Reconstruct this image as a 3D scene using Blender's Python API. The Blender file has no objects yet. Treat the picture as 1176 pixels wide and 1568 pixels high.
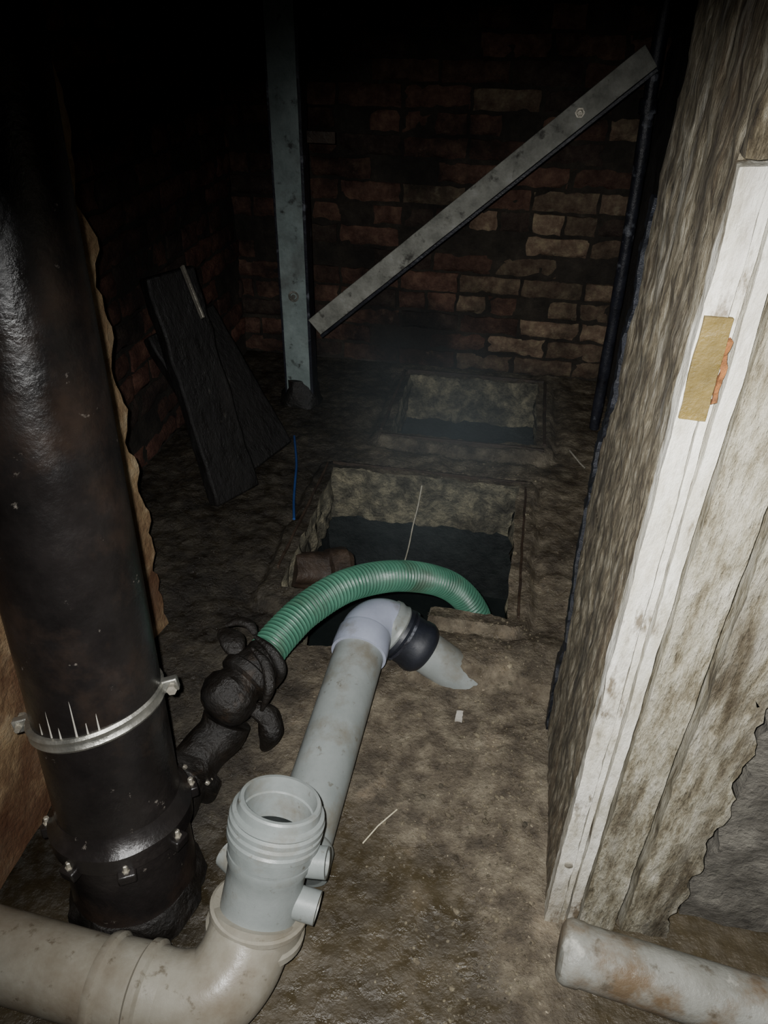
import bpy, bmesh, math, random
from mathutils import Matrix, Vector, noise
random.seed(7)
V=Vector
COL=bpy.context.scene.collection
def srgb(h):
    h=h.lstrip('#'); r=[int(h[i:i+2],16)/255 for i in (0,2,4)]
    return tuple([(c/12.92 if c<=.04045 else ((c+.055)/1.055)**2.4) for c in r]+[1])
# ------------------------------------------------------------ materials
def mat(name,cols,scale=8,rough=(.5,.85),bump=.3,bscale=60,stretch=(1,1,1),metal=0,spots=(),attr=None,bump2=0,b2scale=12,dist=0.01,mask=None):
    m=bpy.data.materials.new(name); m.use_nodes=True; nt=m.node_tree; N=nt.nodes; L=nt.links
    b=N['Principled BSDF']; tc=N.new('ShaderNodeTexCoord'); mp=N.new('ShaderNodeMapping')
    mp.inputs['Scale'].default_value=stretch; L.new(tc.outputs['Object'],mp.inputs['Vector'])
    def nz(sc,det=8,ro=.6):
        n=N.new('ShaderNodeTexNoise'); n.inputs['Scale'].default_value=sc; n.inputs['Detail'].default_value=det; n.inputs['Roughness'].default_value=ro
        L.new(mp.outputs[0],n.inputs['Vector']); return n
    def ramp(n,cols):
        cr=N.new('ShaderNodeValToRGB'); L.new(n.outputs['Fac'],cr.inputs[0]); e=cr.color_ramp.elements
        while len(e)<len(cols): e.new(.5)
        for i,(p,c) in enumerate(cols): e[i].position=p; e[i].color=srgb(c)
        return cr.outputs[0]
    col=ramp(nz(scale,9,.7),cols); mk_=None; inv=None
    if mask:   # second soil type blended in by vertex mask + noise
        a=N.new('ShaderNodeAttribute'); a.attribute_name='mud'; nn=nz(22,9,.75); ad=N.new('ShaderNodeMath'); ad.operation='MULTIPLY_ADD'; ad.inputs[1].default_value=.6
        L.new(nn.outputs['Fac'],ad.inputs[0]); L.new(a.outputs['Fac'],ad.inputs[2])
        r=N.new('ShaderNodeMapRange'); r.inputs[1].default_value=.62; r.inputs[2].default_value=.84; L.new(ad.outputs[0],r.inputs[0]); mk_=r.outputs[0]
        c2=ramp(nz(7,8,.65),mask); mx=N.new('ShaderNodeMix'); mx.data_type='RGBA'; L.new(mk_,mx.inputs[0]); L.new(col,mx.inputs[6]); L.new(c2,mx.inputs[7]); col=mx.outputs[2]
        iv=N.new('ShaderNodeMapRange'); iv.inputs[3].default_value=1; iv.inputs[4].default_value=.22; L.new(mk_,iv.inputs[0]); inv=iv.outputs[0]
    for (c,sc,lo,hi,amt) in spots:
        n=nz(sc,6,.65); r=N.new('ShaderNodeMapRange'); r.inputs[1].default_value=lo; r.inputs[2].default_value=hi; r.inputs[3].default_value=0; r.inputs[4].default_value=amt
        mp2=N.new('ShaderNodeMapping'); mp2.inputs['Location'].default_value=(sc*.37,sc*.71+3,1.3); mp2.inputs['Scale'].default_value=stretch
        L.new(tc.outputs['Object'],mp2.inputs[0]); L.new(mp2.outputs[0],n.inputs['Vector'])
        L.new(n.outputs['Fac'],r.inputs[0]); f=r.outputs[0]
        if inv:
            mu=N.new('ShaderNodeMath'); mu.operation='MULTIPLY'; L.new(f,mu.inputs[0]); L.new(inv,mu.inputs[1]); f=mu.outputs[0]
        mx=N.new('ShaderNodeMix'); mx.data_type='RGBA'; L.new(f,mx.inputs[0]); L.new(col,mx.inputs[6]); mx.inputs[7].default_value=srgb(c); col=mx.outputs[2]
    if attr:
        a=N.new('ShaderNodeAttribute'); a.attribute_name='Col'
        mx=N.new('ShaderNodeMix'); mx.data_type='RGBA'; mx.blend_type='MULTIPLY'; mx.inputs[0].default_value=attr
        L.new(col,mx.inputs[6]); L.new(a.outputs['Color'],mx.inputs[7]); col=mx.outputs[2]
    L.new(col,b.inputs['Base Color'])
    n2=nz(scale*2.3,5); r=N.new('ShaderNodeMapRange'); r.inputs[1].default_value=.35; r.inputs[2].default_value=.65; r.inputs[3].default_value=rough[0]; r.inputs[4].default_value=rough[1]
    L.new(n2.outputs['Fac'],r.inputs[0]); L.new(r.outputs[0],b.inputs['Roughness'])
    b.inputs['Metallic'].default_value=metal
    nb=nz(bscale,6,.7); bp=N.new('ShaderNodeBump'); bp.inputs['Strength'].default_value=bump; bp.inputs['Distance'].default_value=dist
    L.new(nb.outputs['Fac'],bp.inputs['Height'])
    if mk_:
        mr=N.new('ShaderNodeMapRange'); mr.inputs[3].default_value=bump; mr.inputs[4].default_value=bump*.35; L.new(mk_,mr.inputs[0]); L.new(mr.outputs[0],bp.inputs['Strength'])
    if bump2:
        nb2=nz(b2scale,4); bq=N.new('ShaderNodeBump'); bq.inputs['Strength'].default_value=bump2; bq.inputs['Distance'].default_value=.03
        L.new(nb2.outputs['Fac'],bq.inputs['Height']); L.new(bq.outputs[0],bp.inputs['Normal'])
    L.new(bp.outputs[0],b.inputs['Normal'])
    return m
M={}
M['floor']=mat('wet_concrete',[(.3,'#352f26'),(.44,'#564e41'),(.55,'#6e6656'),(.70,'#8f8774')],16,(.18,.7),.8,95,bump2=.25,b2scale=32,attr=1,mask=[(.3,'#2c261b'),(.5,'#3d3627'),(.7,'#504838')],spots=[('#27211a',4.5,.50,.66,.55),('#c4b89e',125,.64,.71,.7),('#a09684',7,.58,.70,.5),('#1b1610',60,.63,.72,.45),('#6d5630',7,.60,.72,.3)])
M['kerb']=mat('broken_concrete',[(.32,'#39352c'),(.48,'#6e6a5a'),(.60,'#989179'),(.75,'#c0b798')],20,(.5,.9),1,80,bump2=.6,b2scale=34,spots=[('#2b2720',7,.52,.64,.65)])
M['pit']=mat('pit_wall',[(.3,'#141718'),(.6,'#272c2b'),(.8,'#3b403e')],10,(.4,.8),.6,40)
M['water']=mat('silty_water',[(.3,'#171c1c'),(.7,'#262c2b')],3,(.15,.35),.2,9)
M['brick']=mat('old_brick',[(.3,'#5b463b'),(.5,'#7f6c5f'),(.7,'#a4957e')],28,(.6,.95),.9,90,attr=.95,spots=[('#1b1613',3,.45,.63,.88),('#aaa48f',20,.60,.72,.5)])
M['mortar']=mat('mortar',[(.3,'#1d1915'),(.6,'#3a342c'),(.8,'#585044')],15,(.8,.95),.8,80,spots=[('#120f0d',3,.46,.62,.75)])
M['wallblk']=mat('dark_render',[(.3,'#262422'),(.7,'#4b4843')],6,(.7,.95),.5,50)
M['cream']=mat('old_plaster',[(.3,'#6e5034'),(.5,'#a58c68'),(.7,'#cfbe9d')],9,(.7,.95),.7,60,spots=[('#4f2812',3,.42,.56,.78)])
M['jamb']=mat('weathered_timber',[(.30,'#2b2318'),(.42,'#584e3b'),(.50,'#786e58'),(.58,'#988f7a'),(.72,'#c9c3b3')],75,(.5,.9),1,130,stretch=(1,1,.26),bump2=.3,b2scale=55,dist=.014,spots=[('#5f4120',5,.53,.67,.6),('#2a2218',12,.55,.68,.7),('#8d8140',6,.64,.74,.4),('#dad6ca',10,.62,.72,.6)])
M['paint']=mat('peeling_white_paint',[(.28,'#857e6c'),(.40,'#b9b4a4'),(.6,'#dcd9ce')],30,(.35,.7),.6,80,stretch=(1,1,.3),spots=[('#574933',30,.55,.64,.85),('#5c4a33',5,.53,.66,.7)])
M['board']=mat('limewashed_board',[(.32,'#4a4232'),(.43,'#7f7763'),(.52,'#a09a87'),(.68,'#c2bdae')],55,(.5,.85),.9,110,stretch=(1,1,.22),bump2=.35,b2scale=40,dist=.012,spots=[('#3a3022',9,.53,.66,.75),('#74532b',6,.58,.71,.55)])
M['rend']=mat('grey_render',[(.3,'#423e36'),(.5,'#625e56'),(.7,'#817d72')],20,(.7,.95),.9,70,bump2=.5,spots=[('#2f2b25',5,.52,.66,.65)])
M['gold']=mat('varnished_patch',[(.3,'#4d4019'),(.6,'#6d5c2c'),(.8,'#877548')],18,(.5,.8),.4,60,spots=[('#3b2c12',30,.58,.7,.6)])
M['rust']=mat('rust_orange',[(.3,'#3a2212'),(.6,'#875426'),(.8,'#c79a55')],60,(.7,.9),.6,80)
M['membrane']=mat('torn_damp_membrane',[(.3,'#0e1014'),(.6,'#1a1d25'),(.8,'#3a3f4c')],40,(.3,.6),.6,90)
M['grey']=mat('grey_pvc',[(.3,'#737977'),(.6,'#868b89'),(.8,'#999c98')],6,(.28,.5),.08,60,spots=[('#655b48',9,.52,.68,.65),('#4f4636',50,.62,.70,.65)])
M['greyB']=mat('muddy_grey_pvc',[(.3,'#757064'),(.6,'#8e8a7e'),(.8,'#a09c92')],6,(.22,.42),.08,60,spots=[('#5d4e3a',5,.46,.66,.65),('#4b4030',45,.60,.69,.65)])
M['greyR']=mat('limestained_pipe',[(.3,'#73726a'),(.6,'#8d8d86'),(.8,'#a8a8a1')],12,(.35,.6),.3,40,spots=[('#5c4526',6,.48,.60,.8),('#d0cdc2',14,.6,.7,.6),('#4b4234',35,.58,.68,.7)])
M['lilac']=mat('pale_pvc_collar',[(.3,'#8b90a1'),(.7,'#a3a9b9')],8,(.3,.5),.05,60,spots=[('#736d5e',14,.55,.68,.55)])
M['black']=mat('black_cast_iron',[(.3,'#0e0d0d'),(.55,'#1f1c1b'),(.8,'#35302e')],5,(.16,.36),.3,90,bump2=.08,b2scale=12,dist=.003,spots=[('#9a9288',34,.66,.73,.6),('#403228',4,.52,.7,.55)])
M['iron']=mat('rusty_black_iron',[(.3,'#0b0a09'),(.6,'#1b1713'),(.8,'#332b24')],10,(.3,.6),.6,60,bump2=.3,spots=[('#4b3c2e',12,.6,.72,.45)])
M['rubber']=mat('black_rubber',[(.3,'#15171c'),(.7,'#272a33')],10,(.35,.6),.1,60,spots=[('#6e6a60',12,.62,.72,.4)])
M['steel']=mat('galvanised_steel',[(.3,'#8c8c86'),(.7,'#c0beb4')],20,(.25,.5),.2,80,metal=.85)
M['bolt']=mat('wet_bolt',[(.3,'#8a8478'),(.7,'#c9c3b4')],30,(.15,.4),.3,80,metal=.6)
M['drip']=mat('limescale_drip',[(.3,'#8d897f'),(.7,'#bdb9b0')],30,(.3,.6),.2,80)
M['post']=mat('grey_painted_steel',[(.3,'#65716f'),(.6,'#8b9896'),(.8,'#a5b0ac')],9,(.4,.65),.2,60,spots=[('#2a2a28',25,.58,.68,.85),('#3b342c',5,.55,.7,.5)])
M['brace']=mat('dirty_steel_angle',[(.3,'#63645c'),(.6,'#96968d'),(.8,'#bababa')],16,(.45,.75),.4,70,spots=[('#231f1b',20,.56,.66,.85)])
M['darksteel']=mat('black_steel',[(.3,'#15151a'),(.7,'#30323b')],12,(.25,.45),.3,60,spots=[('#8b8f98',14,.58,.70,.65)])
M['slab']=mat('dark_timber',[(.3,'#0b0909'),(.6,'#161412'),(.8,'#2a2622')],14,(.45,.75),.6,50,stretch=(1,1,.4),spots=[('#5b564e',34,.65,.73,.5)])
M['hose']=mat('green_hose',[(.3,'#3c6855'),(.7,'#50806a')],12,(.35,.55),.1,60,attr=.9,spots=[('#434336',9,.54,.70,.55)])
M['rag']=mat('dirty_string',[(.3,'#8c8878'),(.7,'#c3bfae')],40,(.8,.9),.3,80)
M['bluec']=mat('blue_cable',[(.3,'#1f3a6c'),(.7,'#2c5090')],20,(.4,.5),.1,60)
M['twig']=mat('pale_straw',[(.3,'#a39a7c'),(.7,'#d8d1b6')],40,(.6,.8),.2,80)
M['brown']=mat('brown_clay_pipe',[(.3,'#241b15'),(.6,'#43362b'),(.8,'#665748')],14,(.4,.7),.5,60,spots=[('#17110d',7,.52,.66,.7)])
M['bore_shade']=mat('pvc_bore_shade',[(.3,'#141716'),(.7,'#1e2221')],10,(.5,.7),.1,60)  # darkened grey pvc, the shade deep in the neck painted as colour
# ------------------------------------------------------------ helpers
def empty(name):
    o=bpy.data.objects.new(name,None); o.empty_display_size=.05; COL.objects.link(o); return o
def mk(name,verts,faces,mt,parent=None,smooth=True,ang=40,cols=None):
    me=bpy.data.meshes.new(name); me.from_pydata([tuple(v) for v in verts],[],faces); me.update()
    bm=bmesh.new(); bm.from_mesh(me); bmesh.ops.recalc_face_normals(bm,faces=bm.faces[:]); bm.to_mesh(me); bm.free()
    if cols is not None:
        a=me.color_attributes.new('Col','FLOAT_COLOR','POINT')
        for i,c in enumerate(cols): a.data[i].color=(c[0],c[1],c[2],1)
    if smooth:
        me.polygons.foreach_set('use_smooth',[True]*len(me.polygons)); me.set_sharp_from_angle(angle=math.radians(ang))
    me.materials.append(mt); o=bpy.data.objects.new(name,me); COL.objects.link(o)
    if parent: o.parent=parent
    return o
def frame(d):
    d=d.normalized(); a=V((0,0,1)) if abs(d.z)<.9 else V((1,0,0)); x=a.cross(d).normalized(); return x,d.cross(x)
def lathe(name,p0,p1,prof,mt,parent=None,seg=40,ang=35,lump=0,lf=25):
    p0=V(p0); d=(V(p1)-p0).normalized(); x,y=frame(d); vs=[];fs=[]
    for (s,r) in prof:
        for k in range(seg):
            a=2*math.pi*k/seg; n=x*math.cos(a)+y*math.sin(a); q=p0+d*s+n*r
            if lump and r>1e-4: q+=n*lump*noise.noise(q*lf)
            vs.append(q)
    for i in range(len(prof)-1):
        for k in range(seg):
            k2=(k+1)%seg; fs.append((i*seg+k,i*seg+k2,(i+1)*seg+k2,(i+1)*seg+k))
    if prof[0][1]>1e-4: fs.append(tuple(range(seg-1,-1,-1)))
    if prof[-1][1]>1e-4: b=(len(prof)-1)*seg; fs.append(tuple(b+k for k in range(seg)))
    return mk(name,vs,fs,mt,parent,ang=ang)
def catmull(pts,n):
    P=[V(p) for p in pts]; P=[P[0]*2-P[1]]+P+[P[-1]*2-P[-2]]; out=[]
    for i in range(1,len(P)-2):
        for j in range(n):
            t=j/n; a,b,c,d=P[i-1],P[i],P[i+1],P[i+2]
            out.append(.5*((2*b)+(c-a)*t+(2*a-5*b+4*c-d)*t*t+(3*b-a-3*c+d)*t**3))
    out.append(P[-2]); return out
def resample(path,step):
    L=[0]
    for a,b in zip(path,path[1:]): L.append(L[-1]+(b-a).length)
    n=max(2,int(L[-1]/step)); out=[];j=0
    for i in range(n+1):
        s=L[-1]*i/n
        while j<len(L)-2 and L[j+1]<s: j+=1
        t=(s-L[j])/max(1e-9,L[j+1]-L[j]); out.append(path[j].lerp(path[j+1],min(1,t)))
    return out,L[-1]
def sweep(name,path,rad,mt,parent=None,seg=32,ang=50,colf=None,cap=True,flat=None,lump=0):
    L=[0]
    for a,b in zip(path,path[1:]): L.append(L[-1]+(b-a).length)
    d=(path[1]-path[0]).normalized(); x,y=frame(d); vs=[];fs=[];cs=[]
    for i,p in enumerate(path):
        t=(path[min(i+1,len(path)-1)]-path[max(i-1,0)]).normalized()
        q=d.rotation_difference(t); x=q@x; y=q@y; d=t
        r=rad(L[i],L[-1]) if callable(rad) else rad
        for k in range(seg):
            a=2*math.pi*k/seg; o=(x*math.cos(a)+y*math.sin(a))*r
            if flat: o-=flat[0]*o.dot(flat[0])*(1-flat[1])
            if lump: o*=1+lump*noise.noise((p+o)*22)
            vs.append(p+o)
            if colf: cs.append(colf(L[i],L[-1]))
    n=len(path)
    for i in range(n-1):
        for k in range(seg):
            k2=(k+1)%seg; fs.append((i*seg+k,i*seg+k2,(i+1)*seg+k2,(i+1)*seg+k))
    if cap: fs.append(tuple(range(seg-1,-1,-1))); fs.append(tuple((n-1)*seg+k for k in range(seg)))
    return mk(name,vs,fs,mt,parent,ang=ang,cols=cs if colf else None)
def roughbox(name,lo,hi,mt,parent=None,step=.02,amp=.004,freq=20,skew=None,ang=50,zst=1):
    bm=bmesh.new(); lo=V(lo);hi=V(hi); n=[max(1,min(240,round((hi[i]-lo[i])/step))) for i in range(3)]
    idx={}
    def vert(i,j,k):
        key=(i,j,k)
        if key not in idx:
            p=V((lo.x+(hi.x-lo.x)*i/n[0],lo.y+(hi.y-lo.y)*j/n[1],lo.z+(hi.z-lo.z)*k/n[2]))
            f=V((p.x*freq,p.y*freq,p.z*freq*zst))
            q=p+V((noise.fractal(f+V((7,0,0)),.7,2,4),noise.fractal(f+V((0,31,0)),.7,2,4),noise.fractal(f+V((0,0,17)),.7,2,4)))*amp
            if skew: q=skew(q)
            idx[key]=bm.verts.new(q)
        return idx[key]
    for a,(b,c) in ((0,(1,2)),(1,(0,2)),(2,(0,1))):
        for side in (0,n[a]):
            for i in range(n[b]):
                for j in range(n[c]):
                    def g(u,v):
                        k=[0,0,0];k[a]=side;k[b]=u;k[c]=v; return vert(*k)
                    bm.faces.new((g(i,j),g(i+1,j),g(i+1,j+1),g(i,j+1)))
    bmesh.ops.recalc_face_normals(bm,faces=bm.faces[:])
    me=bpy.data.meshes.new(name); bm.to_mesh(me); bm.free()
    me.polygons.foreach_set('use_smooth',[True]*len(me.polygons)); me.set_sharp_from_angle(angle=math.radians(ang))
    me.materials.append(mt); o=bpy.data.objects.new(name,me); COL.objects.link(o)
    if parent: o.parent=parent
    return o
def bar(name,p0,p1,w,th,nrm,mt,parent=None,amp=0.0):
    p0=V(p0);p1=V(p1); d=(p1-p0).normalized(); nrm=V(nrm); nrm=(nrm-d*nrm.dot(d)).normalized(); s=d.cross(nrm)
    vs=[];n=max(1,int((p1-p0).length/.04)); fs=[]
    for i in range(n+1):
        c=p0.lerp(p1,i/n)
        for (a,b) in ((-1,-1),(1,-1),(1,1),(-1,1)):
            q=c+s*a*w/2+nrm*b*th/2
            if amp: q+=V((noise.noise(q*18),noise.noise(q*18+V((9,9,9))),0))*amp
            vs.append(q)
    for i in range(n):
        for k in range(4):
            k2=(k+1)%4; fs.append((i*4+k,i*4+k2,(i+1)*4+k2,(i+1)*4+k))
    fs.append((3,2,1,0)); fs.append(tuple(n*4+k for k in range(4)))
    o=mk(name,vs,fs,mt,parent,ang=30)
    bv=o.modifiers.new('bevel','BEVEL'); bv.width=min(w,th)*.15; bv.segments=2; bv.limit_method='ANGLE'
    return o
def bolt(name,p,d,r,h,mt,parent):
    p=V(p);d=V(d).normalized()
    return lathe(name,p,p+d,[(0,r*1.5),(h*.2,r*1.5),(h*.2,r),(h*.9,r),(h,r*.8),(h,0)],mt,parent,seg=6,ang=20)
# ------------------------------------------------------------ floor with two openings
HOLES=[(-.49,.06,1.33,1.90),(-.42,-.12,1.18,1.34),(-.37,.11,2.16,2.63)]
def inhole(x,y): return any(a<x<b and c<y<d for a,b,c,d in HOLES)
def sm(a,b,t):
    t=max(0,min(1,(t-a)/(b-a))); return t*t*(3-2*t)
def fz(x,y):
    p=V((x,y,0)); r=.30+.70*min(1,max(0,(y-.75)/.4))
    z=noise.fractal(p*6,.8,2,5)*.010*r+noise.fractal(p*35,.7,2,4)*.005*r
    for a,b,c,d in (HOLES[0],HOLES[2]):
        dx=max(a-x,0,x-b); dy=max(c-y,0,y-d); q=math.hypot(dx,dy)+.012*noise.noise(V((x*12,y*12,4)))
        z+=.024*(1-sm(.045,.062,q))+(.004*noise.noise(V((x*60,y*60,4))) if q<.06 else 0)
        if .062<q<.08: z-=.006
    if y<1.3 and x>.0: z+=.012*max(0,1-abs(x-.13)/.12)
    e=1.125+.03*noise.noise(V((x*9,2,3)))
    z+=.034*sm(e,e+.014,y)*sm(-.16,-.13,x)*(1-sm(1.22,1.32,y))*(1-.5*sm(.0,.12,x))
    z+=.016*math.exp(-(((x+.03)/.05)**2+((y-1.17)/.04)**2))
    return z-.004
def build_floor():
    st=.01; x0,x1,y0,y1=-1.10,.80,-.30,2.80
    nx=round((x1-x0)/st); ny=round((y1-y0)/st); vs=[];fs=[];id={};cell=set();mi=[]
    def vid(i,j):
        if (i,j) not in id:
            x=x0+i*st;y=y0+j*st
            id[(i,j)]=len(vs); jit=.010 if y>.6 else 0
            p=V((x,y,3)); vs.append(V((x+noise.noise(p*14)*jit,y+noise.noise(p*14+V((5,5,5)))*jit,fz(x,y))))
        return id[(i,j)]
    for i in range(nx):
        for j in range(ny):
            x=x0+(i+.5)*st;y=y0+(j+.5)*st
            if inhole(x,y): continue
            cell.add((i,j)); fs.append((vid(i,j),vid(i+1,j),vid(i+1,j+1),vid(i,j+1))); mi.append(0)
    def col(v,k):
        key=('s',v,k)
        if key not in id:
            p=vs[v]; cx=-.17 if p.y<2.0 else -.13; cy=1.6 if p.y<2 else 2.4
            q=V((p.x,p.y,p.z-.038*k)); o=V((noise.noise(q*30),noise.noise(q*30+V((3,3,3))),0))*.022
            out=V((p.x-cx,p.y-cy,0)).normalized()*.004*k
            id[key]=len(vs); vs.append(q+o*(1 if k else 0)+out)
        return id[key]
    for (i,j) in list(cell):
        for (di,dj,a,b) in ((-1,0,(0,0),(0,1)),(1,0,(1,0),(1,1)),(0,-1,(0,0),(1,0)),(0,1,(0,1),(1,1))):
            n=(i+di,j+dj)
            if n in cell or not(0<=n[0]<nx and 0<=n[1]<ny): continue
            va=id[(i+a[0],j+a[1])]; vb=id[(i+b[0],j+b[1])]; pa=va;pb=vb
            for k in range(1,6):
                qa=col(va,k);qb=col(vb,k); fs.append((pa,pb,qb,qa)); mi.append(1); pa,pb=qa,qb
    me=bpy.data.meshes.new('floor'); me.from_pydata([tuple(v) for v in vs],[],fs)
    bm=bmesh.new(); bm.from_mesh(me); bmesh.ops.recalc_face_normals(bm,faces=bm.faces[:]); bm.to_mesh(me); bm.free()
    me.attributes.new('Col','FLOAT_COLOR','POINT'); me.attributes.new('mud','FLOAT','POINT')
    cc=[];mm_=[]
    for i,v in enumerate(me.vertices):
        x,y=v.co.x,v.co.y
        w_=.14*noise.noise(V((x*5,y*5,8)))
        k=1-.72*sm(-.23,-.50,x+w_)*sm(.36,.6,y)-.12*sm(1.95,2.2,y)*(1-sm(-.25,-.52,x))   # shade painted into the floor colour, left side and far end
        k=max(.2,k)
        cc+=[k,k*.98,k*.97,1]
        yy=y+noise.noise(V((x*3,y*3,1)))*.2+.35*max(0,1-abs(x-.13)/.14)
        mm_.append(.5*(1-sm(.62,1.02,yy))+.10)
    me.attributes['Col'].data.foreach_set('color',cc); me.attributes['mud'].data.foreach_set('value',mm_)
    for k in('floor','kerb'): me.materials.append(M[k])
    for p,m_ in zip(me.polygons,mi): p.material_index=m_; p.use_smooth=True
    me.set_sharp_from_angle(angle=math.radians(60))
    o=bpy.data.objects.new('floor',me); COL.objects.link(o)
build_floor()
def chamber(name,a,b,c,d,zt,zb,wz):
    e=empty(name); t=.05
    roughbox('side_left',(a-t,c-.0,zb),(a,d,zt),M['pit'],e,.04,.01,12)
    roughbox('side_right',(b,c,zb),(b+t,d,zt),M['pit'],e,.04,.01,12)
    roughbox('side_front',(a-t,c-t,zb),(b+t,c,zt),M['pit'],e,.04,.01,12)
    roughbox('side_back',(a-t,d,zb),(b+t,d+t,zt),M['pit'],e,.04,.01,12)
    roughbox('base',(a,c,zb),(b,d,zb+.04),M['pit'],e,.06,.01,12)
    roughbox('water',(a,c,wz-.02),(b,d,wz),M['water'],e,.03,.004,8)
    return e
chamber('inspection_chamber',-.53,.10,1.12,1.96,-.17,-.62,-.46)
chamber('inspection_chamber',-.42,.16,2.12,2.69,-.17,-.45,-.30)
e=empty('manhole_frame')
for i,(p,q) in enumerate([((.085,1.33,.020),(.085,1.90,.020)),((-.50,1.925,.020),(.085,1.925,.020)),((-.515,1.40,.018),(-.515,1.92,.018))]):
    bar('rail_%d'%i,p,q,.006,.016,(0,0,1),M['brown'],e,.003)
e=empty('manhole_frame')
for i,(p,q) in enumerate([((.135,2.16,.022),(.135,2.65,.022)),((-.385,2.655,.022),(.135,2.655,.022)),((-.395,2.16,.022),(-.395,2.65,.022)),((-.39,2.135,.020),(.135,2.135,.020))]):
    bar('rail_%d'%i,p,q,.010,.018,(0,0,1),M['brown'],e,.004)
# ------------------------------------------------------------ brick walls
def brickwall(name,o,du,L,Hh,nrm,tint):
    o=V(o);du=V(du);nrm=V(nrm);up=V((0,0,1)); vs=[];fs=[];cs=[]
    ch=.075;bl=.225;g=.012; rows=int(Hh/ch)
    for r in range(rows):
        u=-(bl/2 if r%2 else 0)-.03-random.random()*.02; hdr=(r%4==3)
        w=bl/2 if hdr else bl
        while u<L:
            a=max(0,u+g/2);b=min(L,u+w-g/2); u+=w
            if b-a<.02: continue
            z0=r*ch+g/2+random.uniform(-.002,.002);z1=(r+1)*ch-g/2+random.uniform(-.003,.002)
            dep=random.uniform(-.004,.006)
            if random.random()<.12: dep=-.03
            t=random.random(); c=tint(t,(a+b)/2,z0)
            nu=8 if not hdr else 4;nz_=4; base=len(vs); sd=random.random()*100
            for j in range(nz_+1):
                for i in range(nu+1):
                    uu=a+(b-a)*i/nu; zz=z0+(z1-z0)*j/nz_
                    edge=(i in(0,nu))or(j in(0,nz_))
                    P=o+du*uu+up*zz
                    n=noise.fractal(P*22+V((sd,0,0)),.7,2,4)*.008
                    P=P+nrm*((dep+n) - (.007 if edge else 0))
                    P+=du*noise.noise(P*30)*.008*edge+up*noise.noise(P*30+V((4,4,4)))*.008*edge
                    vs.append(P);cs.append(c)
            W=nu+1
            for j in range(nz_):
                for i in range(nu): fs.append((base+j*W+i,base+j*W+i+1,base+(j+1)*W+i+1,base+(j+1)*W+i))
            ring=[j for j in range(0,nu)]+[nu+W*j for j in range(0,nz_)]+[nz_*W+nu-j for j in range(0,nu)]+[W*(nz_-j) for j in range(0,nz_)]
            b2=len(vs)
            for k in ring: vs.append(vs[base+k]-nrm*(.03+max(0,dep)));cs.append(c)
            for q in range(len(ring)):
                q2=(q+1)%len(ring); fs.append((base+ring[q],base+ring[q2],b2+q2,b2+q))
    w=empty(name)
    mk('bricks',vs,fs,M['brick'],w,ang=60,cols=cs)
    n=int(L/.03);m=int(Hh/.03); vs=[];fs=[]
    for j in range(m+1):
        for i in range(n+1):
            P=o+du*L*i/n+up*Hh*j/m; vs.append(P+nrm*(-.009+.008*noise.fractal(P*30,.7,2,3)))
    for j in range(m):
        for i in range(n): fs.append((j*(n+1)+i,j*(n+1)+i+1,(j+1)*(n+1)+i+1,(j+1)*(n+1)+i))
    mk('mortar_bed',vs,fs,M['mortar'],w)
    lo=o-nrm*.10; hi=o+du*L-nrm*.04+up*Hh
    roughbox('backing',[min(lo[i],hi[i]) for i in range(3)],[max(lo[i],hi[i]) for i in range(3)],M['wallblk'],w,.3,0,1)
def tintB(t,u,z):
    x=u-1.08
    buff=max(0,min(1,(x+.55)/.5))*max(0,min(1,(1.0-z)/.4))
    if random.random()<buff*.75:
        k=.45+.8*t; return (1.10*k,1.08*k,.94*k)
    if random.random()<.25: return (.2,.18,.18)
    k=.30+.34*t; return (1.0*k,.70*k,.63*k)
def tintL(t,u,z):
    if random.random()<.2: return (.2,.16,.16)
    k=.3+.3*t; return (1.05*k,.58*k,.50*k)
brickwall('wall_back',(-1.08,2.76,0),(1,0,0),1.46,2.32,(0,-1,0),tintB)
brickwall('wall_left',(-1.06,1.20,0),(0,1,0),1.56,2.32,(1,0,0),tintL)
e=empty('wall_right')
roughbox('masonry',(.36,1.10,0),(.46,2.80,2.32),M['wallblk'],e,.04,.012,14)
roughbox('ceiling',(-1.16,-.3,2.33),(.80,2.86,2.40),M['wallblk'],None,.1,.004,6)
def ragged(q):
    if q.y>1.05: q.y+=.03*noise.fractal(V((0,3,q.z*9)),.8,2,5)
    return q
roughbox('wall_left_near',(-.80,-.30,0),(-.715,1.18,2.32),M['cream'],None,.02,.006,14,skew=ragged)
# ------------------------------------------------------------ right jamb, trim, boards
def jagy(z): return .04*noise.fractal(V((5,0,z*5)),.8,2,6)+.05*math.exp(-((z-.55)/.25)**2)
def jag(q):
    if q.y>.95: q.y+=jagy(q.z)
    q.x+=.003*noise.fractal(V((q.x*9,q.y*9,q.z*5)),.8,2,3)
    return q
e=empty('door_1')
roughbox('jamb',(.157,.677,0),(.200,1.04,2.32),M['jamb'],e,.0098,.0035,50,skew=jag,zst=.4)
def tear(q):
    q.y+=jagy(q.z)+.014*noise.fractal(V((q.x*20,1,q.z*14)),.8,2,4); q.x+=.005*noise.noise(V((2,2,q.z*11))); return q
roughbox('torn_membrane',(.152,1.034,.0),(.158,1.058,1.0),M['membrane'],e,.008,.002,60,skew=tear)
e=empty('trim_1')
roughbox('architrave',(.153,.650,.0),(.174,.676,1.10),M['paint'],e,.007,.0022,26,zst=.5)
roughbox('fillet',(.1765,.657,.0),(.184,.676,1.12),M['paint'],e,.007,.001,26,zst=.5)
roughbox('bead',(.187,.653,.0),(.200,.676,1.13),M['paint'],e,.007,.0018,22,zst=.5)
roughbox('worn_head',(.154,.648,1.105),(.199,.676,2.30),M['jamb'],e,.012,.005,24)
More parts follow.
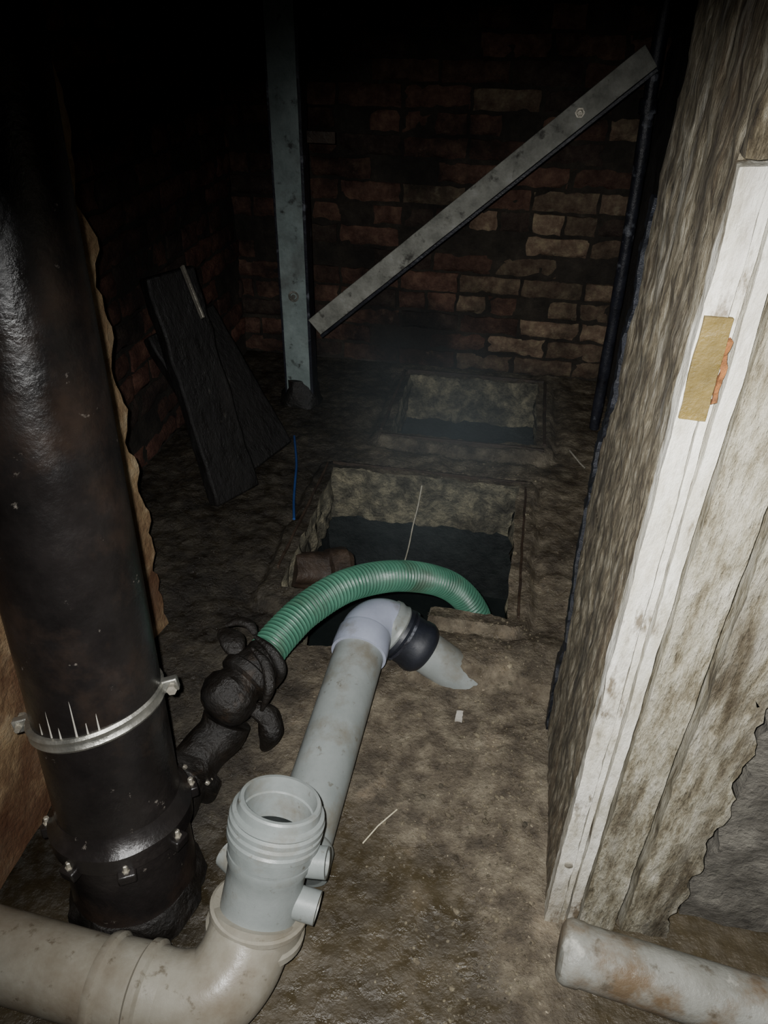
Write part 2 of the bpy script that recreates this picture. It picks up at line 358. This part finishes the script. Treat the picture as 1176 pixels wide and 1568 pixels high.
roughbox('varnished_patch',(.1545,.6465,.89),(.178,.651,.985),M['gold'],e,.006,.001,30)
roughbox('rust_stain',(.1785,.650,.905),(.1825,.656,.965),M['rust'],e,.004,.003,70)
lathe('screw',(.166,.648,.17),(.166,.6,.17),[(0,.006),(.002,.006),(.003,.004),(.003,0)],M['bolt'],e,16)
lathe('hook_screw',(.190,.650,1.165),(.175,.63,1.18),[(0,.0015),(.012,.0015),(.012,.004),(.015,.003),(.015,0)],M['bolt'],e,12)
e=empty('boarded_panel')
def warp(q):
    q.x+=.002*noise.noise(V((0,0,q.z*4)))
    return q
roughbox('board_1',(.206,.655,.0),(.258,.69,2.30),M['board'],e,.0098,.0016,50,skew=warp,zst=.3)
def crk(z): return .024*noise.fractal(V((1,2,z*7)),.8,2,5)-.006
def warp2(q):
    if q.x>.33: q.x+=crk(q.z)
    q.x+=.002*noise.noise(V((0,0,q.z*4)))
    return q
roughbox('board_2',(.2715,.660,.0),(.348,.70,2.30),M['board'],e,.0098,.0030,36,skew=warp2,zst=.4)
def warp3(q):
    if q.x<.39: q.x+=crk(q.z)+.006*noise.noise(V((3,3,q.z*15)))
    return q
roughbox('wall_right_near',(.373,.70,0),(.80,.98,2.32),M['rend'],None,.015,.008,14,skew=warp3)
# ------------------------------------------------------------ steel frame at the back
e=empty('steel_post')
bar('face',(-.725,2.34,0),(-.725,2.34,2.31),.085,.010,(0,1,0),M['post'],e,.001)
bar('flange_right',(-.678,2.365,0),(-.678,2.365,2.31),.06,.010,(1,0,0),M['darksteel'],e,.001)
bar('flange_left',(-.770,2.365,0),(-.770,2.365,2.31),.06,.008,(1,0,0),M['darksteel'],e)
lathe('washer',(-.725,2.336,.39),(-.725,2.2,.39),[(0,.018),(.004,.018),(.004,.012),(.001,.010),(.001,.007),(.010,.007),(.010,0)],M['steel'],e,24)
bar('stub_plate',(-.66,2.34,.865),(-.575,2.34,.865),.032,.008,(0,1,0),M['brown'],e,.001)
lathe('foot_grime',(-.725,2.37,0),(-.725,2.37,.3),[(0,.075),(.03,.066),(.06,.055),(.09,.040),(.10,.0)],M['iron'],e,lump=.02)
e=empty('steel_brace')
bar('web',(-.655,2.325,.295),(.262,2.325,1.09),.062,.007,(0,1,0),M['brace'],e,.001)
bar('lip',(-.635,2.343,.262),(.285,2.343,1.06),.010,.035,(0,1,0),M['darksteel'],e,.001)
bolt('bolt',(.105,2.322,.955),(0,-1,0),.009,.008,M['bolt'],e)
e=empty('steel_conduit')
sweep('tube',resample(catmull([(.295,2.37,2.3),(.288,2.37,1.5),(.280,2.37,1.1),(.292,2.37,.8),(.30,2.37,.4),(.305,2.37,.0)],12),.03)[0],lambda s,t:.018+.003*noise.noise(V((s*8,0,0))),M['darksteel'],e,20)
lathe('coupling',(.282,2.37,.99),(.284,2.37,.95),[(0,.024),(.035,.024),(.035,.016)],M['darksteel'],e)
e=empty('leaning_timber')
bar('plank',(-.74,1.71,.01),(-.885,1.78,.62),.15,.04,(.9,-.5,.2),M['slab'],e,.006)
bar('edge_strip',(-.775,1.720,.53),(-.838,1.775,.64),.007,.012,(.9,-.5,.2),M['bolt'],e,.001)
bar('plank_wide',(-.72,1.90,.01),(-.96,1.96,.42),.26,.04,(.9,-.4,.35),M['slab'],e,.006)
# ------------------------------------------------------------ black soil pipe
e=empty('cast_iron_soil_pipe')
B0=V((-.490,.572,0)); TP=V((-.592,.80,1.2)); BD=(TP-B0).normalized()
sweep('barrel',resample(catmull([tuple(B0+BD*.2),tuple(B0+BD*.5),tuple(B0+BD*.8),tuple(B0+BD*1.1),(-.600,.84,1.45),(-.602,.85,1.8),(-.602,.85,2.33)],10),.02)[0],.09,M['black'],e,64)
prof=[(.0,.094),(.03,.096),(.06,.095),(.12,.093),(.155,.093),(.158,.104),(.185,.106),(.195,.096),(.21,.090)]
lathe('spigot',B0,B0+BD,prof,M['black'],e,56,lump=.002)
lathe('shoe',B0,B0+V((0,0,1)),[(0,.096),(.02,.101),(.045,.098),(.06,.090)],M['iron'],e,48,lump=.014)
rc=B0+BD*.365; rd=(BD+V((-.16,.0,.0))).normalized()
lathe('clamp_ring',rc,rc+rd,[(0,.086),(0,.0945),(.004,.097),(.009,.0945),(.012,.0945),(.017,.097),(.021,.0945),(.021,.086)],M['steel'],e,56)
x,y=frame(rd)
for i,(ax,ay) in enumerate([(-.92,-.38),(.93,.36)]):
    dd=V((ax,ay,0)); dd=(dd-rd*dd.dot(rd)).normalized(); p=rc+rd*.010+dd*.102
    tang=rd.cross(dd)
    bar('lug_%d'%i,p-dd*.012,p+dd*.014,.020,.014,tang,M['steel'],e)
    bolt('lug_bolt_%d'%i,p+dd*.006-tang*.02,tang,.005,.036,M['bolt'],e)
for i,(az,ln) in enumerate([(262,.045),(271,.022),(285,.065),(294,.028),(303,.040),(251,.02)]):
    a=math.radians(az); n=V((math.cos(a),math.sin(a),0)); n=(n-BD*n.dot(BD)).normalized()
    base=B0+BD*.385+n*.0890
    sweep('drip_%d'%i,[base,base+BD*ln*.3,base+BD*ln*.7,base+BD*ln],lambda s,t:.0019*(1-.55*s/t),M['drip'],e,8)
fc=B0+BD*.172
for i,a in enumerate([205,255,300,345,35]):
    dd=V((math.cos(math.radians(a)),math.sin(math.radians(a)),0)); p=fc+dd*.106
    bar('ear_%d'%i,fc+dd*.09,fc+dd*.115,.026,.018,BD,M['black'],e)
    bolt('flange_bolt_%d'%i,p+BD*.008,BD,.0042,.012,M['bolt'],e)
# ------------------------------------------------------------ grey drainage : left pipe, bend, tee
e=empty('drain_pipe')
ZL=.070;YL=.410
sweep('pipe',[V((-.714,YL+.012,ZL+.008)),V((-.6,YL+.008,ZL+.004)),V((-.43,YL,ZL))],.057,M['greyB'],e,44)
lathe('socket',(-.455,YL,ZL),(-.36,YL,ZL),[(0,.058),(0,.0655),(.006,.068),(.012,.068),(.018,.063),(.056,.063),(.060,.068),(.070,.068),(.074,.062),(.095,.060)],M['greyB'],e,44)
bp=catmull([(-.37,YL,ZL),(-.335,YL+.004,ZL+.001),(-.300,YL+.018,ZL+.006),(-.278,YL+.05,ZL+.018),(-.268,.500,ZL+.040),(-.265,.517,ZL+.060)],8)
sweep('bend',bp,.060,M['greyB'],e,44)
T0=V((-.264,.520,.120)); T1=V((-.242,.590,.285)); TD=(T1-T0).normalized()
lathe('bend_socket',T0-TD*.035,T1,[(0,.058),(0,.066),(.006,.071),(.016,.071),(.020,.067),(.036,.067),(.040,.070),(.047,.070),(.049,.066),(.046,.055)],M['greyB'],e,44)
lathe('tee_barrel',T0,T1,[(0,.056),(.06,.055),(.085,.056),(.095,.060),(.105,.060)],M['grey'],e,44)
pr=[(0,.056),(.004,.0605),(.022,.062),(.024,.0655),(.032,.066),(.035,.063),(.038,.0665),(.044,.0665),(.047,.063),(.050,.0665),(.056,.0665),(.059,.063),(.062,.065),(.066,.064),(.068,.0585),(.080,.0575),(.083,.0555),(.083,.0505),(.060,.050),(.058,.048),(.02,.0475),(-.02,.0475),(-.09,.047),(-.09,0)]
neckO=lathe('access_neck',T0+TD*.105,T1+TD,pr,M['grey'],e,56,ang=25)
neckO.data.materials.append(M['bore_shade'])
for p in neckO.data.polygons:
    c=p.center-T0; ax=c.dot(TD); rr=(c-TD*ax).length
    if rr<.0485 and ax<.130: p.material_index=1
def boss(nm,p,d,r,l):
    p=V(p);d=V(d).normalized(); lathe(nm,p,p+d,[(0,r*.9),(l*.3,r*.9),(l*.35,r),(l,r),(l,r*.78),(l*.4,r*.75),(l*.4,0)],M['grey'],e,28)
boss('boss_right',T0+TD*.035+V((.02,.0,.0)),(.95,-.05,-.10),.023,.062)
boss('boss_right_top',T0+TD*.085+V((.02,.01,.0)),(.95,.05,.05),.022,.062)
boss('boss_left',T0+TD*.035+V((-.02,.02,.0)),(-.85,.5,.0),.023,.056)
# ------------------------------------------------------------ long pipe running back to the chamber
e=empty('waste_pipe')
A=V((-.248,.625,.058));Bp=V((-.232,1.085,.115))
lathe('barrel',A,Bp,[(0,.051),(.30,.051),(.46,.051)],M['grey'],e,44)
lathe('joint_socket',A,Bp,[(0,.055),(0,.058),(.04,.058),(.046,.055),(.05,.051)],M['grey'],e,44)
D=(Bp-A).normalized()
lathe('pale_collar',Bp-D*.03,Bp+D,[(0,.051),(0,.0565),(.012,.0575),(.05,.056),(.055,.054)],M['lilac'],e,44)
ep=catmull([tuple(Bp+D*.015),(-.228,1.125,.117),(-.215,1.150,.113),(-.195,1.163,.104),(-.176,1.165,.090)],8)
sweep('elbow',ep,.053,M['lilac'],e,44)
c0=V((-.208,1.165,.110));c1=V((-.045,1.158,.000)); cd=(c1-c0).normalized()
lathe('elbow_rim',c0+cd*.01,c1,[(0,.053),(0,.057),(.008,.059),(.016,.057),(.02,.057),(.026,.059),(.032,.055)],M['grey'],e,44)
lathe('rubber_coupling',c0+cd*.04,c1,[(0,.052),(0,.057),(.008,.059),(.012,.057),(.018,.0555),(.045,.0555),(.050,.058),(.062,.059),(.072,.055),(.080,.048)],M['rubber'],e,44)
lathe('band_1',c0+cd*.054,c1,[(0,.055),(0,.0600),(.006,.0600),(.006,.055)],M['darksteel'],e,44)
lathe('stub',c0+cd*.11,c1,[(0,.046),(.06,.046),(.14,.044)],M['grey'],e,40)
# ------------------------------------------------------------ hose
e=empty('suction_hose')
hp=catmull([(-.400,.955,.165),(-.380,1.02,.172),(-.345,1.10,.178),(-.28,1.20,.17),(-.185,1.31,.12),(-.083,1.404,.03),(-.015,1.43,-.07),(.0,1.45,-.2),(-.01,1.46,-.42)],14)
hp,HL=resample(hp,.0016)
pitch=.0095
def hr(s,t): return .034+.0022*math.sin(2*math.pi*s/pitch)
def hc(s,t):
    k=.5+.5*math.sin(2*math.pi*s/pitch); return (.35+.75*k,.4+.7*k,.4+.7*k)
sweep('corrugated_tube',hp,hr,M['hose'],e,36,colf=hc)
# ------------------------------------------------------------ cast iron lever coupling on the hose end
e=empty('iron_lever_coupling')
k0=V((-.440,.868,.140));k1=V((-.400,.955,.162)); kd=(k1-k0).normalized()
lathe('hose_tail',(-.402,.945,.163),(-.380,1.02,.172),[(0,.030),(.0,.038),(.025,.038),(.03,.035)],M['iron'],e,32)
lathe('body',k0-kd*.035,k1,[(0,.0),(.001,.020),(.008,.036),(.020,.047),(.038,.053),(.058,.052),(.068,.044),(.078,.042),(.083,.052),(.100,.054),(.105,.046),(.130,.042)],M['iron'],e,40,lump=.004)
side=V((kd.y,-kd.x,0)).normalized(); up=V((0,0,1))
def ear(nm,pts,r0,flat=.5,lump=.3):
    pth=resample(catmull(pts,8),.004)[0]
    sweep(nm,pth,lambda s,t:r0*(.3+.9*math.sin(math.pi*min(1,max(0,s/t*.86+.1)))),M['iron'],e,18,flat=(up,flat),lump=lump)
kc=k0+kd*.05
ear('lever_left',[kc-side*.03+up*.03+kd*.02,kc-side*.055+up*.035+kd*.035,kc-side*.08+up*.035+kd*.04,kc-side*.092+up*.035+kd*.045],.022,.35)
ear('lever_left_hook',[kc-side*.02+up*.045+kd*.06,kc-side*.045+up*.048+kd*.07,kc-side*.07+up*.045+kd*.065,kc-side*.088+up*.04+kd*.05],.010,.7)
ear('lever_right',[kc+side*.0+up*.052+kd*.03,kc+side*.04+up*.045+kd*.02,kc+side*.065+up*.02-kd*.0,kc+side*.06-up*.02-kd*.02],.009,.9)
ear('lever_ring',[kc-side*.01+up*.055+kd*.05,kc+side*.035+up*.05+kd*.045,kc+side*.060+up*.02+kd*.04,kc+side*.05-up*.02+kd*.03],.008,.9)
ear('lever_low',[kc+side*.03-up*.03-kd*.02,kc+side*.065-up*.05-kd*.01,kc+side*.075-up*.08-kd*.02,kc+side*.065-up*.11-kd*.03],.020,.8)
e=empty('iron_gully_pipe')
sweep('riser',resample(catmull([(-.445,.870,.085),(-.455,.850,.062),(-.475,.815,.050),(-.485,.76,.047),(-.490,.70,.046)],6),.01)[0],.045,M['iron'],e,32,lump=.12)
lathe('flange',(-.485,.77,.047),(-.49,.70,.046),[(0,.05),(0,.060),(.018,.062),(.022,.05)],M['iron'],e,36,lump=.010)
for i,a in enumerate([20,75,130]):
    a=math.radians(a); bolt('bolt_%d'%i,(-.487+.054*math.cos(a),.755,.047+.054*math.sin(a)),(0,-1,0),.0045,.012,M['bolt'],e)
e=empty('clay_channel_pipe')
lathe('barrel',(-.50,1.47,-.04),(-.33,1.56,-.09),[(0,.045),(.05,.047),(.09,.048),(.095,.062),(.135,.064),(.15,.060),(.15,.045),(.1,.04),(.1,0)],M['brown'],e,32,lump=.02)
# ------------------------------------------------------------ right hand pipe
e=empty('stained_pipe')
lathe('barrel',(.170,.590,.046),(.47,.557,.043),[(0,0),(0,.034),(.004,.042),(.012,.046),(.03,.046),(.034,.044),(.3,.044),(.62,.044)],M['greyR'],e,40,lump=.003)
# ------------------------------------------------------------ small things
e=empty('string'); sweep('strand',resample(catmull([(-.22,1.895,-.005),(-.225,1.86,-.06),(-.235,1.84,-.12),(-.245,1.82,-.2),(-.27,1.80,-.32)],6),.01)[0],.0022,M['rag'],e,8)
e=empty('blue_cable'); sweep('strand',resample(catmull([(-.66,2.05,.03),(-.61,1.90,.026),(-.585,1.80,.024),(-.56,1.70,.024),(-.53,1.60,.030)],8),.02)[0],.0038,M['bluec'],e,8)
e=empty('nail'); sweep('shank',[V((.215,2.14,.03)),V((.25,2.10,.01)),V((.265,2.085,.004))],.003,M['bolt'],e,8)
e=empty('straw'); sweep('stalk',[V((-.155,.725,.002)),V((-.135,.76,.006)),V((-.108,.80,.003))],.0012,M['twig'],e,6)
roughbox('plastic_scrap',(-.027,1.02,.0),(-.013,1.045,.006),M['drip'],None,.005,.002,80)
bm=bmesh.new(); ks=[]
for i in range(2600):
    x=random.uniform(-.17,.15);y=random.uniform(.35,2.1)
    if i<1400: x=random.gauss(.09,.06);y=random.uniform(.30,1.3)
    if x>.14 or inhole(x,y) or (x<-.16 and y<1.2) : continue
    r=random.uniform(.0010,.0034)*(2.2 if random.random()<.07 else 1)
    mt=Matrix.Translation((x,y,fz(x,y)+r*.2))@Matrix.Rotation(random.random()*6,4,'Z')@Matrix.Diagonal((r,r*random.uniform(.6,1),r*.7,1))
    g=bmesh.ops.create_icosphere(bm,subdivisions=1,radius=1,matrix=mt); k=random.uniform(.6,1.6); ks+=[k]*len(g['verts'])
me=bpy.data.meshes.new('gravel_debris'); bm.to_mesh(me); bm.free(); me.materials.append(M['floor'])
a=me.color_attributes.new('Col','FLOAT_COLOR','POINT')
for i,k in enumerate(ks): a.data[i].color=(k,k,k*.95,1)
o=bpy.data.objects.new('gravel_debris',me); COL.objects.link(o)
# ------------------------------------------------------------ damp mist hanging over the chambers (fades out towards its edge)
MC=(-.22,1.95,.14); MR=(.48,.62,.48)
mm=bpy.data.materials.new('damp_mist'); mm.use_nodes=True; nt=mm.node_tree; nt.nodes.clear(); N=nt.nodes; L=nt.links
out=N.new('ShaderNodeOutputMaterial'); vol=N.new('ShaderNodeVolumePrincipled'); vol.inputs['Color'].default_value=(.76,.92,1,1); vol.inputs['Anisotropy'].default_value=0
tc=N.new('ShaderNodeTexCoord'); nzn=N.new('ShaderNodeTexNoise'); nzn.inputs['Scale'].default_value=2.6; nzn.inputs['Detail'].default_value=3
mr=N.new('ShaderNodeMapRange'); mr.inputs[1].default_value=.38; mr.inputs[2].default_value=.65; mr.inputs[3].default_value=.12; mr.inputs[4].default_value=.62
mp=N.new('ShaderNodeMapping'); mp.inputs['Location'].default_value=[-MC[i]/MR[i] for i in range(3)]; mp.inputs['Scale'].default_value=[1/MR[i] for i in range(3)]
ln=N.new('ShaderNodeVectorMath'); ln.operation='LENGTH'
fo=N.new('ShaderNodeMapRange'); fo.interpolation_type='SMOOTHSTEP'; fo.inputs[1].default_value=.15; fo.inputs[2].default_value=1.0; fo.inputs[3].default_value=1; fo.inputs[4].default_value=0
mu=N.new('ShaderNodeMath'); mu.operation='MULTIPLY'
L.new(tc.outputs['Object'],nzn.inputs['Vector']); L.new(nzn.outputs['Fac'],mr.inputs[0]); L.new(tc.outputs['Object'],mp.inputs[0]); L.new(mp.outputs[0],ln.inputs[0]); L.new(ln.outputs['Value'],fo.inputs[0])
L.new(mr.outputs[0],mu.inputs[0]); L.new(fo.outputs[0],mu.inputs[1]); L.new(mu.outputs[0],vol.inputs['Density']); L.new(vol.outputs[0],out.inputs['Volume'])
bm=bmesh.new(); bmesh.ops.create_icosphere(bm,subdivisions=4,radius=1)
for v in bm.verts: v.co=V([MC[i]+v.co[i]*MR[i] for i in range(3)])
me=bpy.data.meshes.new('damp_mist'); bm.to_mesh(me); bm.free(); me.materials.append(mm)
o=bpy.data.objects.new('damp_mist',me); COL.objects.link(o)
# ------------------------------------------------------------ light, world, camera
w=bpy.data.worlds.new('world'); bpy.context.scene.world=w; w.use_nodes=True
w.node_tree.nodes['Background'].inputs[0].default_value=(.5,.6,.7,1); w.node_tree.nodes['Background'].inputs[1].default_value=.006
ld=bpy.data.lights.new('phone_flash','SPOT'); ld.energy=128; ld.color=(1,.995,.98); ld.spot_size=math.radians(97); ld.spot_blend=1; ld.shadow_soft_size=.006
lo=bpy.data.objects.new('phone_flash',ld); COL.objects.link(lo); lo.location=(-.02,.0,1.215)
tgt=V((.07,1.18,.0)); lo.rotation_euler=(tgt-V(lo.location)).to_track_quat('-Z','Y').to_euler()
R=Matrix.Rotation(math.radians(10),3,'Z')@Matrix.Rotation(math.radians(90-34.4),3,'X')@Matrix.Rotation(math.radians(1.0),3,'Z')
cd_=bpy.data.cameras.new('camera'); c=bpy.data.objects.new('camera',cd_); COL.objects.link(c)
c.matrix_world=Matrix.Translation((0,0,1.2))@R.to_4x4(); cd_.lens=36*1148/1568; cd_.sensor_width=36; cd_.clip_start=.01
bpy.context.scene.camera=c
